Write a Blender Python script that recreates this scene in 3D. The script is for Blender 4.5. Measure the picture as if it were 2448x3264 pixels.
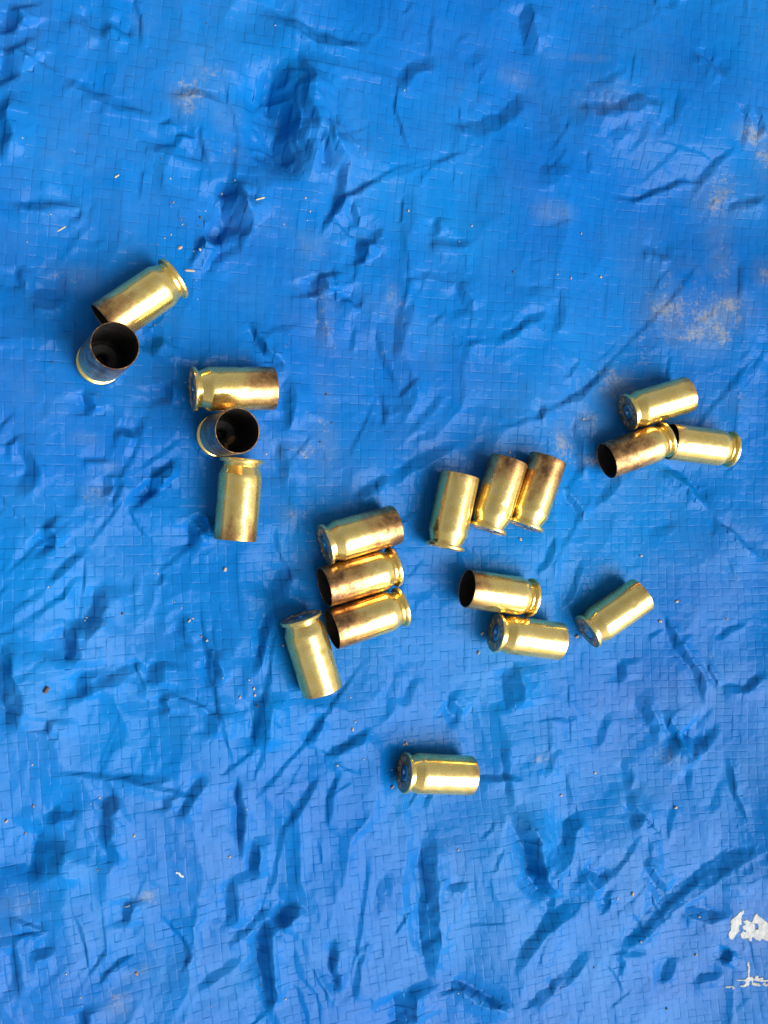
import bpy, math, random
import numpy as np
from mathutils import Vector, Matrix, Quaternion

# ------------------------------------------------------------------ camera, sky, sun, exposure
# World: metres. z = 0 is the mean level of the tarp, origin straight below the lens.
MM = 0.001
scene = bpy.context.scene
for o in list(bpy.data.objects):
    bpy.data.objects.remove(o)
COL = scene.collection

cam_data = bpy.data.cameras.new('camera')
cam_data.sensor_fit = 'VERTICAL'
cam_data.sensor_height = 24.0
cam_data.lens = 21.78
cam_data.clip_start = 0.005
cam_data.clip_end = 50.0
cam = bpy.data.objects.new('camera', cam_data)
COL.objects.link(cam)
c_right = Vector((0.930228, 0.0, 0.366982))
c_down = Vector((-0.011444, -0.999514, 0.029009))
c_fwd = Vector((0.366804, -0.031185, -0.929775))
m = Matrix((c_right, -c_down, -c_fwd)).transposed().to_4x4()
m.translation = (0, 0, 0.2617)
cam.matrix_world = m
scene.camera = cam

SUN_DIR = Vector((0.70, -0.714, 0.0)).normalized()      # horizontal direction towards the light
SUN_ELEV = math.radians(50)
world = bpy.data.worlds.new('World')
scene.world = world
world.use_nodes = True
wn = world.node_tree
wn.nodes.clear()
sky = wn.nodes.new('ShaderNodeTexSky')
sky.sky_type = 'NISHITA'
sky.sun_disc = False
sky.sun_elevation = SUN_ELEV
sky.sun_rotation = math.atan2(SUN_DIR.x, SUN_DIR.y)
sky.air_density = 1.0
sky.dust_density = 5.0
hsv = wn.nodes.new('ShaderNodeHueSaturation')           # thin overcast: the blue is mostly washed out
hsv.inputs['Saturation'].default_value = 0.25
bg = wn.nodes.new('ShaderNodeBackground')
bg.inputs['Strength'].default_value = 0.05
wo = wn.nodes.new('ShaderNodeOutputWorld')
wn.links.new(sky.outputs[0], hsv.inputs['Color'])
wn.links.new(hsv.outputs[0], bg.inputs[0])
wn.links.new(bg.outputs[0], wo.inputs[0])

sun_data = bpy.data.lights.new('sun', 'SUN')
sun_data.energy = 1.5
sun_data.angle = math.radians(50)
sun_data.color = (1.0, 0.96, 0.90)
sun = bpy.data.objects.new('sun', sun_data)
COL.objects.link(sun)
to_sun = Vector((SUN_DIR.x * math.cos(SUN_ELEV), SUN_DIR.y * math.cos(SUN_ELEV), math.sin(SUN_ELEV)))
sun.rotation_euler = to_sun.to_track_quat('Z', 'Y').to_euler()
sun.location = to_sun * 2

scene.render.engine = 'CYCLES'
scene.view_settings.view_transform = 'Standard'
scene.view_settings.look = 'None'
scene.view_settings.gamma = 1.0
scene.view_settings.use_curve_mapping = False
scene.view_settings.exposure = 1.36

# ------------------------------------------------------------------ measured tables (millimetres)
FOLDS = [
    (((71.0, 121.8), (73.3, 111.6), (75.6, 101.2), (77.9, 86.3)), 9.6, 0.55), (((81.3, 103.8), (85.1, 97.1), (87.0, 90.1)), 4.7, 0.35),
    (((57.1, 86.4), (58.4, 77.5), (63.0, 71.5)), 5.3, 0.4), (((62.6, 134.2), (76.8, 131.6), (84.5, 129.0), (98.8, 128.7)), 4.2, 0.35),
    (((-1.2, 122.6), (1.3, 117.1)), 3.9, 0.4), (((-2.1, 111.3), (2.4, 106.0)), 4.7, 0.35),
    (((-2.1, 101.0), (-2.3, 82.5)), 3.1, 0.55), (((10.0, 106.6), (24.6, 102.8), (37.9, 99.1)), 3.3, 0.2),
    (((41.6, 95.6), (47.2, 96.0)), 1.6, 0.6), (((36.7, 97.6), (40.4, 99.8), (42.9, 97.2)), 1.2, 0.4),
    (((31.8, 93.3), (40.4, 91.3), (50.6, 89.5)), 3.4, 0.2), (((-2.2, 73.3), (3.5, 72.7), (18.4, 74.4)), 2.8, 0.35),
    (((82.3, 71.4), (89.4, 83.6), (101.8, 90.4)), 1.9, 0.6), (((92.3, 83.2), (95.8, 76.2)), 2.1, 0.3),
    (((49.2, 69.9), (54.5, 67.0)), 4.4, 0.5), (((150.0, 151.2), (150.6, 145.4), (151.6, 140.9), (154.5, 135.5)), 3.6, 0.4),
    (((106.2, 116.4), (111.5, 124.0), (121.5, 129.1)), 4.0, 0.4), (((120.8, 110.1), (134.1, 109.8), (143.7, 115.3), (150.2, 121.2), (158.2, 120.1)), 4.6, 0.35),
    (((166.5, 120.3), (183.1, 121.4), (191.4, 125.2), (201.4, 122.4)), 4.3, 0.4), (((179.8, 111.3), (187.3, 117.3)), 3.2, 0.3),
    (((181.6, 94.3), (190.0, 93.4), (208.4, 100.9), (217.6, 100.7)), 1.9, 0.55), (((223.7, 92.6), (238.7, 96.6)), 2.7, 0.4),
    (((116.9, 72.6), (132.6, 74.7)), 2.5, 0.4), (((120.4, 81.3), (121.2, 75.8)), 1.5, 0.5),
    (((153.5, 98.4), (169.1, 102.1)), 4.2, 0.2), (((139.1, 43.0), (150.5, 50.9), (158.6, 55.1)), 2.3, 0.5),
    (((128.7, 43.3), (136.1, 44.3)), 1.8, 0.3), (((164.6, 33.1), (171.2, 40.0)), 1.3, 0.5),
    (((160.5, 24.0), (170.5, 28.7), (175.4, 31.9), (184.6, 40.5)), 2.7, 0.45), (((153.9, 20.1), (158.0, 25.4)), 2.1, 0.5),
    (((169.6, 22.6), (171.3, 11.2), (172.3, 0.1)), 3.2, 0.35), (((113.1, 56.4), (107.7, 43.5), (106.3, 35.7)), 2.5, 0.35),
    (((107.7, 25.4), (114.7, 32.6)), 1.5, 0.4), (((103.2, -0.6), (116.2, 7.9), (128.8, 13.1)), 3.5, 0.35),
    (((200.9, 6.3), (212.0, 0.1), (219.9, -9.4)), 3.3, 0.35), (((228.9, 75.3), (228.3, 61.4)), 2.2, 0.2),
    (((239.3, 46.7), (231.1, 34.8)), 1.7, 0.3), (((146.4, 60.9), (163.6, 60.6)), 5.3, 0.15),
    (((221.5, -11.5), (231.9, -20.3), (238.7, -26.0)), 2.0, 0.35), (((162.4, -16.1), (158.3, -25.8), (154.2, -30.3)), 2.1, 0.45),
    (((172.5, -23.9), (167.5, -36.8), (164.3, -42.7)), 2.4, 0.4), (((201.4, -42.5), (206.7, -53.6), (216.3, -66.7), (218.9, -78.0)), 2.2, 0.35),
    (((223.1, -69.4), (232.5, -71.4), (240.9, -65.2)), 2.5, 0.5), (((146.5, -57.6), (148.2, -74.2)), 5.3, 0.4),
    (((188.0, -59.1), (189.0, -66.9)), 2.8, 0.3), (((178.9, -89.6), (184.8, -76.0)), 2.8, 0.25),
    (((202.7, -77.1), (209.7, -88.6)), 2.8, 0.3), (((208.7, -85.3), (218.3, -93.9)), 6.1, 0.3),
    (((118.8, -105.6), (118.0, -125.2), (118.9, -147.4), (120.4, -158.8)), 5.2, 0.5), (((110.2, -156.8), (111.8, -171.1)), 6.2, 0.5),
    (((145.5, -105.9), (153.0, -115.1), (156.4, -128.6), (161.5, -134.6), (166.6, -134.5)), 3.9, 0.6), (((158.9, -127.4), (164.8, -122.0), (168.1, -113.0), (174.0, -108.3)), 4.9, 0.5),
    (((188.4, -106.4), (194.5, -111.8), (189.4, -116.7)), 4.0, 0.3), (((146.5, -160.0), (153.1, -149.5), (161.5, -142.3), (175.0, -135.6)), 4.6, 0.4),
    (((148.3, -172.5), (168.4, -161.2), (176.9, -153.9)), 4.0, 0.3), (((176.8, -149.9), (188.0, -155.3), (206.7, -142.3), (221.3, -134.0), (244.2, -123.5)), 5.4, 0.33),
    (((221.4, -136.2), (245.5, -130.3)), 10.2, 0.14), (((125.3, -157.6), (135.0, -164.6), (148.3, -170.2)), 2.7, 0.35),
    (((122.8, -127.5), (132.5, -126.8)), 2.6, 0.3), (((170.7, -126.5), (181.0, -134.0)), 3.3, 0.35),
    (((179.5, -137.3), (182.8, -141.4)), 1.7, 0.5), (((194.6, -127.5), (200.7, -134.5), (205.9, -140.6)), 2.8, 0.35),
    (((225.1, -166.8), (228.6, -161.3)), 2.5, 0.8), (((214.0, -171.3), (226.1, -170.2)), 2.8, 0.35),
    (((203.7, -171.7), (206.1, -160.7)), 3.4, 0.35), (((182.0, -156.9), (197.5, -159.6)), 2.3, 0.2),
    (((208.5, -144.9), (219.8, -149.2), (228.4, -150.0)), 3.4, 0.3), (((134.8, -93.6), (151.3, -95.3)), 2.1, 0.35),
    (((5.6, -91.5), (9.7, -88.3), (13.8, -91.4)), 2.9, 0.4), (((10.3, -94.5), (6.3, -99.9), (3.8, -107.2)), 7.0, 0.45),
    (((19.8, -89.0), (25.4, -85.9)), 4.3, 0.5), (((37.9, -86.9), (37.8, -91.7)), 1.9, 0.5),
    (((57.5, -83.2), (58.8, -95.5), (59.5, -111.1)), 1.7, 0.8), (((62.8, -102.7), (63.5, -116.5)), 2.3, 0.7),
    (((82.6, -86.1), (76.8, -94.4), (72.6, -101.4)), 2.4, 0.35), (((56.1, -112.6), (56.6, -130.2)), 3.2, 0.4),
    (((66.9, -126.6), (66.1, -137.5), (68.1, -156.8)), 3.2, 0.75), (((69.7, -131.2), (76.8, -124.2)), 4.3, 0.45),
    (((26.3, -123.4), (27.6, -114.6)), 2.6, 0.55), (((1.2, -125.2), (8.2, -125.3)), 2.5, 0.4),
    (((-2.2, -119.6), (-0.7, -137.4)), 2.0, 0.4), (((15.2, -141.9), (15.7, -149.0)), 2.1, 0.6),
    (((87.6, -135.9), (86.8, -144.9), (89.1, -155.3)), 2.5, 0.45), (((22.6, -79.8), (40.4, -83.2)), 2.2, 0.25),
    (((44.6, -144.1), (61.4, -138.0)), 2.3, 0.25), (((6.3, -26.7), (15.1, -19.6), (17.9, -16.9)), 2.0, 0.45),
    (((-0.1, -36.8), (7.9, -32.3), (14.4, -28.2)), 1.6, 0.4), (((10.3, -32.4), (14.5, -24.5)), 1.6, 0.4),
    (((21.1, -26.6), (20.4, -32.9), (16.1, -43.4)), 4.3, 0.5), (((12.0, -36.9), (13.7, -45.1), (12.4, -50.0)), 4.5, 0.5),
    (((-3.5, -40.3), (-3.1, -51.3), (-1.5, -59.4), (-3.3, -66.2)), 4.1, 0.55), (((16.0, -50.3), (16.5, -59.1)), 3.3, 0.45),
    (((6.5, -66.9), (7.6, -62.1)), 2.4, 0.45), (((36.3, -49.2), (34.9, -56.9)), 4.0, 0.4),
    (((37.5, -58.3), (38.0, -64.9)), 2.6, 0.4), (((69.4, -35.3), (65.9, -43.2), (62.4, -55.1)), 2.3, 0.7),
    (((74.3, -23.8), (69.4, -35.3)), 5.1, 0.5), (((65.2, -59.3), (64.4, -68.7), (63.7, -78.1)), 4.6, 0.5),
    (((84.1, -68.5), (77.6, -77.5)), 2.9, 0.4), (((49.8, -48.2), (53.7, -57.0)), 2.2, 0.4),
    (((45.4, -10.0), (47.3, -19.2)), 3.5, 0.35), (((48.1, -8.1), (50.0, -14.0)), 2.2, 0.5),
    (((51.0, -63.5), (49.6, -72.6)), 3.4, 0.3), (((35.6, -28.7), (38.2, -25.3)), 1.9, 0.35),
    (((2.5, 48.7), (14.1, 48.7)), 4.8, 0.3), (((33.8, 34.9), (37.5, 40.8)), 4.3, 0.5),
    (((62.2, 46.1), (66.9, 37.2), (73.1, 34.2)), 2.3, 0.4), (((17.3, 25.4), (19.0, 18.1)), 2.5, 0.4),
    (((25.0, 14.5), (31.1, 12.1)), 2.5, 0.35), (((15.4, 6.3), (24.3, 6.0)), 1.0, 0.6),
    (((24.2, -6.8), (26.7, 1.3)), 2.1, 0.4), (((33.5, 1.3), (36.6, -2.5)), 3.9, 0.45),
    (((73.7, 30.9), (73.0, 14.8)), 3.7, 0.35), (((82.9, 61.4), (84.4, 55.1)), 3.8, 0.5),
    (((90.1, 55.5), (95.9, 51.7)), 1.9, 0.4), (((92.9, -5.5), (101.8, 1.5)), 2.9, 0.4),
    (((38.7, 28.2), (39.9, 21.8)), 3.0, 0.45), (((71.1, 12.7), (72.0, -0.9)), 3.2, 0.25),
    (((0.5, 13.1), (4.3, 3.3), (0.3, -5.0)), 3.2, 0.3), (((126.8, 62.1), (132.2, 52.8)), 3.1, 0.25),
    (((105.9, -29.7), (103.9, -40.1)), 2.5, 0.3), (((114.3, -59.1), (110.1, -69.5)), 2.8, 0.3),
    (((130.5, -75.3), (123.9, -67.8)), 3.1, 0.3), (((164.0, -86.4), (158.4, -96.2)), 2.7, 0.3),
    (((47.2, -118.7), (45.4, -126.5)), 2.2, 0.3), (((40.7, -38.6), (45.9, -45.9)), 2.2, 0.25),
    (((138.4, 135.8), (129.9, 127.7)), 3.1, 0.2), (((209.8, 143.9), (221.3, 134.6)), 3.3, 0.2),
    (((193.5, 78.8), (204.9, 74.3)), 3.2, 0.2), (((23.6, 123.9), (30.1, 119.2)), 2.5, 0.25),
    (((14.9, 124.8), (22.8, 118.0)), 3.3, 0.2), (((-4.5, -25.4), (4.8, -16.6), (15.2, -8.4)), 1.0, 0.5),
    (((17.5, -17.3), (16.2, -30.4), (14.0, -47.3)), 1.1, 0.5), (((17.5, -17.3), (21.6, -11.9), (29.1, -1.8)), 1.0, 0.5),
    (((57.5, -83.2), (52.9, -68.0), (49.4, -48.0), (47.7, -31.8)), 1.2, 0.5), (((76.9, -94.5), (71.2, -102.2), (67.3, -124.8)), 1.3, 0.5),
    (((59.5, -95.0), (77.0, -77.7), (89.7, -62.0), (98.8, -51.3)), 1.2, 0.5), (((117.5, -103.7), (121.8, -89.3)), 1.2, 0.4),
    (((183.6, 40.2), (199.4, 56.3), (217.4, 78.0)), 1.3, 0.4), (((129.1, 13.7), (154.4, 21.1), (174.5, 31.7), (194.9, 51.0)), 1.4, 0.45),
    (((82.3, 71.4), (89.4, 83.6), (106.9, 94.3), (121.4, 99.9)), 1.2, 0.5), (((101.8, 90.4), (132.1, 103.1)), 1.2, 0.4),
    (((221.3, -134.0), (206.0, -142.4), (188.7, -155.5)), 1.6, 0.6), (((148.6, -172.6), (132.9, -162.4), (125.2, -156.9)), 1.4, 0.5),
    (((167.8, -134.8), (183.8, -130.3), (195.3, -116.5)), 1.6, 0.5), (((158.0, -30.5), (171.4, -10.3), (177.1, -2.1)), 1.3, 0.4),
    (((238.4, 47.1), (217.0, 22.2), (205.7, 4.2)), 1.3, 0.4), (((53.9, 117.3), (59.1, 99.0), (57.2, 79.5)), 1.1, 0.4),
    (((36.0, 25.0), (30.0, 7.7), (19.2, -9.3)), 1.0, 0.4), (((2.6, -75.8), (26.8, -81.1), (52.7, -91.4)), 1.1, 0.4),
    (((71.4, -32.9), (65.7, -60.0), (60.1, -85.0)), 1.3, 0.5), (((98.7, -110.8), (95.7, -134.5), (90.6, -157.7)), 1.3, 0.4),
    (((108.9, 79.6), (111.0, 60.9), (105.9, 41.7)), 1.2, 0.4),
]
DUST = [
    (45.1, 107.3, 4.3, 5.2, 0.7), (52.1, 112.7, 5.3, 6.0, 0.5), (52.9, 92.0, 5.3, 3.5, 0.6), (55.6, 101.9, 4.4, 7.0, 0.4),
    (31.4, 124.8, 5.0, 3.4, 0.3), (176.1, 124.0, 7.9, 5.1, 0.5), (148.3, 128.5, 5.6, 2.9, 0.35), (231.8, 117.6, 5.7, 3.2, 0.8),
    (237.5, 111.7, 3.4, 5.3, 0.6), (221.8, 95.0, 6.9, 6.3, 0.6), (221.9, 86.7, 4.6, 8.4, 0.45), (160.7, 86.5, 6.7, 3.0, 0.5),
    (85.0, 53.4, 3.4, 6.4, 0.5), (85.5, 44.2, 2.9, 5.5, 0.4), (84.3, 15.0, 3.8, 13.8, 0.4), (77.2, 9.1, 6.7, 2.8, 0.4),
    (14.7, 54.8, 5.6, 3.3, 0.6), (19.3, -2.6, 3.2, 3.4, 0.5), (22.6, 4.2, 3.3, 1.7, 0.4), (17.0, 11.7, 4.0, 1.7, 0.35),
    (214.3, 54.8, 13.7, 8.4, 0.9), (202.8, 56.5, 6.8, 6.2, 0.7), (194.9, 45.8, 6.8, 9.4, 0.55), (187.0, 33.1, 8.0, 7.2, 0.7),
    (224.5, 59.4, 4.6, 5.3, 0.7), (237.0, 70.5, 3.4, 4.2, 0.7), (222.1, 73.0, 4.6, 6.3, 0.6), (164.5, 12.2, 4.5, 5.1, 0.8),
    (173.6, 7.1, 6.8, 1.9, 0.7), (182.7, 2.0, 3.4, 2.1, 0.5), (176.9, 19.5, 6.8, 4.1, 0.5), (105.9, 54.9, 3.1, 5.7, 0.45),
    (204.4, -93.7, 13.9, 4.3, 0.45), (198.7, -104.0, 9.3, 3.2, 0.35), (74.3, -23.8, 4.8, 5.5, 0.35), (75.3, -9.2, 3.8, 2.8, 0.45),
    (33.3, -115.5, 3.5, 1.8, 0.45), (34.0, -129.8, 2.6, 1.3, 0.5), (22.9, -143.5, 4.2, 3.5, 0.45), (28.9, -135.9, 3.5, 1.8, 0.45),
    (-0.9, -110.6, 4.7, 3.4, 0.35), (208.4, 67.2, 8.0, 7.4, 0.45), (127.0, 5.8, 9.7, 5.9, 0.3), (138.9, 8.9, 6.5, 5.0, 0.35),
    (219.0, -152.4, 4.7, 3.3, 0.4), (129.9, 120.1, 8.7, 3.8, 0.25), (8.3, 87.1, 5.5, 4.9, 0.25), (95.7, -91.2, 6.1, 3.8, 0.2),
    (157.2, -89.9, 6.8, 2.6, 0.35), (236.5, -154.0, 7.0, 6.7, 0.35), (154.4, 6.0, 6.7, 4.0, 0.4), (171.5, 136.5, 10.2, 1.2, 0.4),
    (185.0, 129.6, 5.7, 1.0, 0.45), (41.3, 42.5, 5.2, 5.2, 0.2), (231.8, 31.0, 6.9, 6.4, 0.3), (66.3, 75.2, 9.2, 4.4, 0.25),
    (81.2, 69.4, 4.8, 3.6, 0.4),
]
GRAINS = [
    (40.2, 83.8, 0.51, 'p'), (58.1, 85.4, 0.44, 'p'), (55.3, 82.5, 0.62, 't'), (40.9, 77.3, 0.6, 'b'),
    (50.3, 76.7, 0.44, 'p'), (48.6, 74.5, 0.7, 'd'), (43.1, 73.0, 0.43, 'b'), (43.4, 71.7, 0.52, 'p'),
    (48.0, 71.9, 0.52, 'd'), (40.4, 68.7, 0.43, 'p'), (38.6, 67.5, 0.43, 'p'), (42.7, 65.2, 1.21, 'p'),
    (48.1, 64.9, 0.7, 'p'), (46.6, 64.7, 0.44, 't'), (36.6, 65.6, 0.34, 'b'), (78.6, 82.5, 0.65, 't'),
    (80.2, 79.0, 0.56, 't'), (79.4, 76.4, 0.37, 't'), (72.5, 74.7, 0.46, 't'), (9.0, 70.7, 0.4, 'p'),
    (3.2, 63.2, 0.39, 'p'), (37.6, 88.8, 0.43, 'd'), (2.3, 89.2, 0.39, 'p'), (50.4, 127.5, 0.44, 'd'),
    (69.6, 129.8, 0.45, 't'), (110.8, 82.2, 0.79, 'p'), (132.2, 79.8, 0.61, 'p'), (109.2, 117.6, 0.49, 'p'),
    (170.9, 80.8, 0.63, 't'), (128.1, 74.7, 0.41, 'p'), (145.9, 66.4, 0.62, 'd'), (161.5, 66.7, 0.53, 'p'),
    (166.5, 65.9, 0.64, 't'), (178.6, 67.4, 0.86, 't'), (172.6, 20.9, 0.75, 't'), (145.1, 9.6, 0.73, 't'),
    (146.8, 8.4, 0.63, 't'), (148.9, -18.0, 0.96, 'p'), (194.1, -24.4, 0.99, 'p'), (206.9, -40.0, 0.99, 't'),
    (201.3, -46.7, 1.22, 't'), (136.4, -47.7, 0.94, 't'), (135.4, -53.7, 1.25, 'g'), (170.9, -50.6, 1.29, 't'),
    (225.7, -46.6, 0.67, 'b'), (176.9, -77.0, 0.44, 'p'), (193.1, -79.7, 0.44, 'p'), (109.8, -80.5, 0.71, 'p'),
    (110.7, -80.3, 1.01, 't'), (105.8, -93.1, 1.01, 'b'), (110.1, -79.0, 0.4, 'p'), (112.4, -79.9, 0.4, 'p'),
    (105.8, -87.9, 0.4, 'p'), (207.7, -110.7, 1.12, 't'), (165.0, -102.5, 0.87, 't'), (178.5, -96.9, 0.88, 't'),
    (193.3, -154.2, 0.79, 'p'), (215.1, -162.1, 1.02, 't'), (215.9, -148.7, 0.8, 't'), (205.0, -180.1, 0.79, 'd'),
    (184.6, -138.5, 0.78, 't'), (190.4, -137.8, 1.23, 't'), (176.1, -160.7, 0.56, 'd'), (170.1, -121.8, 0.44, 'p'),
    (128.1, -115.7, 0.63, 't'), (128.3, -161.9, 0.43, 'p'), (19.9, -85.6, 0.67, 't'), (17.5, -86.8, 0.42, 'p'),
    (3.1, -85.9, 0.73, 'b'), (1.0, -93.4, 0.57, 'b'), (-3.7, -89.1, 0.96, 't'), (28.8, -96.9, 0.78, 'p'),
    (55.6, -107.5, 0.82, 'p'), (19.1, -105.1, 0.42, 'b'), (10.7, -131.7, 0.59, 't'), (29.3, -136.1, 0.87, 'b'),
    (72.0, -152.3, 0.67, 'p'), (60.3, -93.8, 0.55, 'p'), (64.9, -147.8, 0.57, 'd'), (50.0, -149.8, 0.37, 't'),
    (14.3, -139.1, 0.51, 't'), (-2.1, -121.7, 0.41, 'd'), (17.1, -36.5, 0.57, 'p'), (16.6, -37.2, 0.5, 'p'),
    (26.4, -35.8, 0.76, 'd'), (54.8, -24.6, 1.16, 't'), (7.3, -27.5, 0.49, 't'), (44.6, -38.7, 0.88, 't'),
    (45.6, -38.2, 0.62, 't'), (47.9, -43.4, 0.7, 'b'), (49.4, -44.5, 0.8, 't'), (53.4, -55.0, 0.45, 'p'),
    (58.5, -61.1, 0.91, 't'), (62.4, -58.9, 0.92, 't'), (62.7, -60.8, 0.83, 't'), (63.4, -64.0, 0.83, 'd'),
    (61.0, -56.3, 0.46, 'p'), (71.3, -47.2, 0.65, 't'), (93.4, -71.5, 0.68, 'p'), (92.7, -73.8, 0.88, 't'),
    (92.1, -64.2, 0.59, 'p'), (87.5, -83.9, 0.68, 't'), (96.0, -83.0, 0.49, 'p'), (2.8, -74.5, 0.57, 'p'),
    (40.6, -33.4, 0.44, 'p'), (36.3, -25.3, 0.43, 'p'), (42.6, -35.1, 0.44, 't'), (85.4, 26.2, 0.76, 'd'),
    (86.9, 17.8, 0.57, 'd'), (83.2, 12.1, 0.66, 'd'), (67.1, 8.4, 0.64, 't'), (78.6, 7.5, 0.56, 't'),
    (47.2, 56.7, 0.44, 'p'), (47.5, 51.4, 0.35, 'p'), (8.9, 31.7, 0.56, 'd'), (43.8, 27.9, 0.26, 'p'),
    (35.7, 43.5, 0.51, 'b'),
]
STRAWS = {'straw': [(25.4, 82.3), (26.5, 83.1)], 'straw2': [(63.7, 80.0), (66.4, 81.1)], 'straw3': [(10.6, 66.6), (12.8, 68.1)], 'bark': [(44.0, 59.1), (46.8, 59.1)], 'squig': [(40.2, -109.6), (41.1, -109.9), (41.6, -110.7), (42.5, -111.2)], 'straw4': [(26.3, -117.6), (27.7, -116.9)], 'seed': [(6.5, -54.5)]}
PAINT = {'A': [(227.8, -151.3), (228.8, -150.4), (230.2, -149.6), (230.8, -148.6), (232.4, -147.8), (232.7, -148.6), (231.8, -150.0), (231.8, -151.5), (232.0, -153.0), (231.2, -153.3), (231.2, -155.5), (230.1, -156.5), (229.2, -157.3), (228.7, -158.3), (227.6, -157.6), (227.1, -156.5), (227.2, -155.0), (228.0, -154.5), (227.8, -152.7)], 'B': [(232.4, -151.9), (233.7, -151.5), (234.9, -152.1), (235.6, -152.9), (236.2, -152.2), (236.7, -150.6), (237.4, -149.5), (238.2, -150.4), (239.8, -151.7), (241.4, -153.2), (243.5, -153.8), (244.8, -155.3), (244.3, -157.4), (245.0, -158.9), (243.7, -160.3), (242.1, -159.9), (241.0, -159.5), (240.1, -159.0), (238.8, -159.4), (237.6, -158.9), (236.3, -158.1), (235.7, -159.4), (234.9, -158.9), (234.5, -158.1), (233.1, -158.4), (232.0, -157.7), (231.8, -156.3), (232.5, -155.5), (233.9, -156.2), (234.0, -155.6), (232.8, -154.9), (232.4, -153.7), (233.4, -153.2)], 'C': [(234.5, -166.9), (235.1, -166.7), (235.4, -167.9), (235.3, -170.2), (235.4, -171.7), (237.1, -172.6), (237.4, -171.6), (238.5, -171.7), (238.7, -172.6), (240.0, -172.4), (240.1, -173.3), (243.0, -173.2), (243.0, -173.7), (240.1, -173.9), (237.8, -173.5), (236.6, -173.4), (236.5, -174.2), (238.6, -174.4), (239.4, -175.1), (238.6, -175.5), (236.0, -174.8), (236.2, -173.6), (235.2, -173.2), (235.1, -174.2), (234.6, -174.9), (233.4, -175.4), (231.8, -175.1), (231.9, -174.7), (233.2, -174.4), (233.8, -173.5), (233.0, -173.0), (230.6, -173.0), (230.5, -172.5), (233.9, -172.5), (234.5, -171.6)], 'D': [(227.0, -175.1), (228.3, -174.6), (229.5, -174.7), (229.7, -175.7), (229.2, -175.8), (229.1, -175.2), (227.3, -175.4)], 'E': [(240.0, -174.7), (240.4, -174.0), (241.6, -175.0), (241.3, -175.6), (240.0, -175.3)]}
PAINT_HOLE = [(236.9, -153.3), (238.4, -153.4), (238.4, -155.5), (237.3, -155.5)]
GRAIN_OWN = {
    (42.7, 65.2): 'pale pebble above the farthest left case, largest grain on the upper tarp',
    (54.8, -24.6): 'tan pebble below the case that points down the picture',
    (136.4, -47.7): 'tan grain just left of the head of the lower case of the pair',
    (170.9, -50.6): 'tan pebble at the head of the lone clean case right of the pair',
    (110.7, -80.3): 'round tan grain above the lone case near the bottom',
    (105.8, -93.1): 'brown grain left of the head of the lone bottom case',
    (201.3, -46.7): 'dark tan grain right of the lone clean case',
    (148.9, -18.0): 'pale grain below the rightmost of the three cases side by side',
}

# ------------------------------------------------------------------ the cartridge cases: where each lies
# centre x, centre y, yaw of the axis from head to mouth, soot (0..1), headstamp, own turn about its axis, label
LYING = [
    (31.2, 48.8, -143.4, 0.7, 0, 40, 'brass case lying tilted with its mouth behind the leaning upright case, farthest up left'),
    (56.0, 26.1, 2.6, 0.8, 1, 10, 'brass case lying level with a scratched brown belly, above an upright open case'),
    (57.4, -4.6, -95.1, 0.55, 0, 70, 'brass case pointing down the picture, its rim touching an upright open case'),
    (93.3, -15.1, 14.1, 0.95, 1, 20, 'brass case with smeared brown mouth, topmost of the stack of three, head facing left'),
    (93.4, -27.5, -166.6, 1.10, 0, 0, 'copper-brown brass case in the middle of the stack of three'),
    (95.7, -39.7, -165.7, 0.88, 0, 120, 'brass case at the bottom of the stack of three, dark mouth facing lower left'),
    (78.2, -49.1, -73.3, 0.06, 1, 30, 'clean yellow brass case lying askew left of the stack of three, head up'),
    (122.9, -8.6, 76.8, 0.08, 0, 200, 'pale clean brass case with dent marks, leftmost of the three side by side'),
    (137.9, -3.7, 70.5, 0.72, 1, 90, 'brass case with dark burnt mouth, middle one of the three side by side'),
    (151.2, -3.0, 68.9, 1.0, 0, 15, 'brown-stained brass case, rightmost of the three side by side'),
    (139.1, -34.2, 170.5, 0.62, 1, 0, 'brass case with an open dark mouth facing left, resting against a clean case below'),
    (149.0, -48.5, -9.8, 0.08, 0, 100, 'clean brass case just below a case with an open mouth, lower one of the pair'),
    (180.5, -42.4, 30.7, 0.06, 1, 50, 'clean brass case lying alone right of the pair, mouth towards upper right'),
    (196.1, 26.2, 16.6, 0.42, 1, 0, 'brass case with its stamped head facing left, topmost of the right-hand trio'),
    (188.5, 10.8, -161.3, 1.25, 0, 60, 'dark brown sooty brass case with a gaping mouth, left one of the right-hand trio'),
    (211.9, 12.5, 173.9, 0.10, 0, 140, 'bright brass case at far right, its mouth butted against a brown case'),
    (119.0, -89.3, -8.5, 0.32, 1, 0, 'lone brass case nearest the bottom of the picture, stamped head facing left'),
]
# base x, base y, mouth centre (x, y, z), soot (also raised to darken the wall reflections), label
STANDING = [
    (20.8, 32.3, (22.9, 33.9, 23.0), 1.15, 'brass case standing open end up, leaning against the farthest left case'),
    (52.8, 13.4, (53.5, 13.6, 23.0), 1.15, 'brass case standing open end up between two lying cases, rust flakes inside'),
]
R_CASE, R_RIM, L_CASE = 6.05, 6.1, 22.8

# ------------------------------------------------------------------ tarp relief
rng = np.random.RandomState(7)


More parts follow.
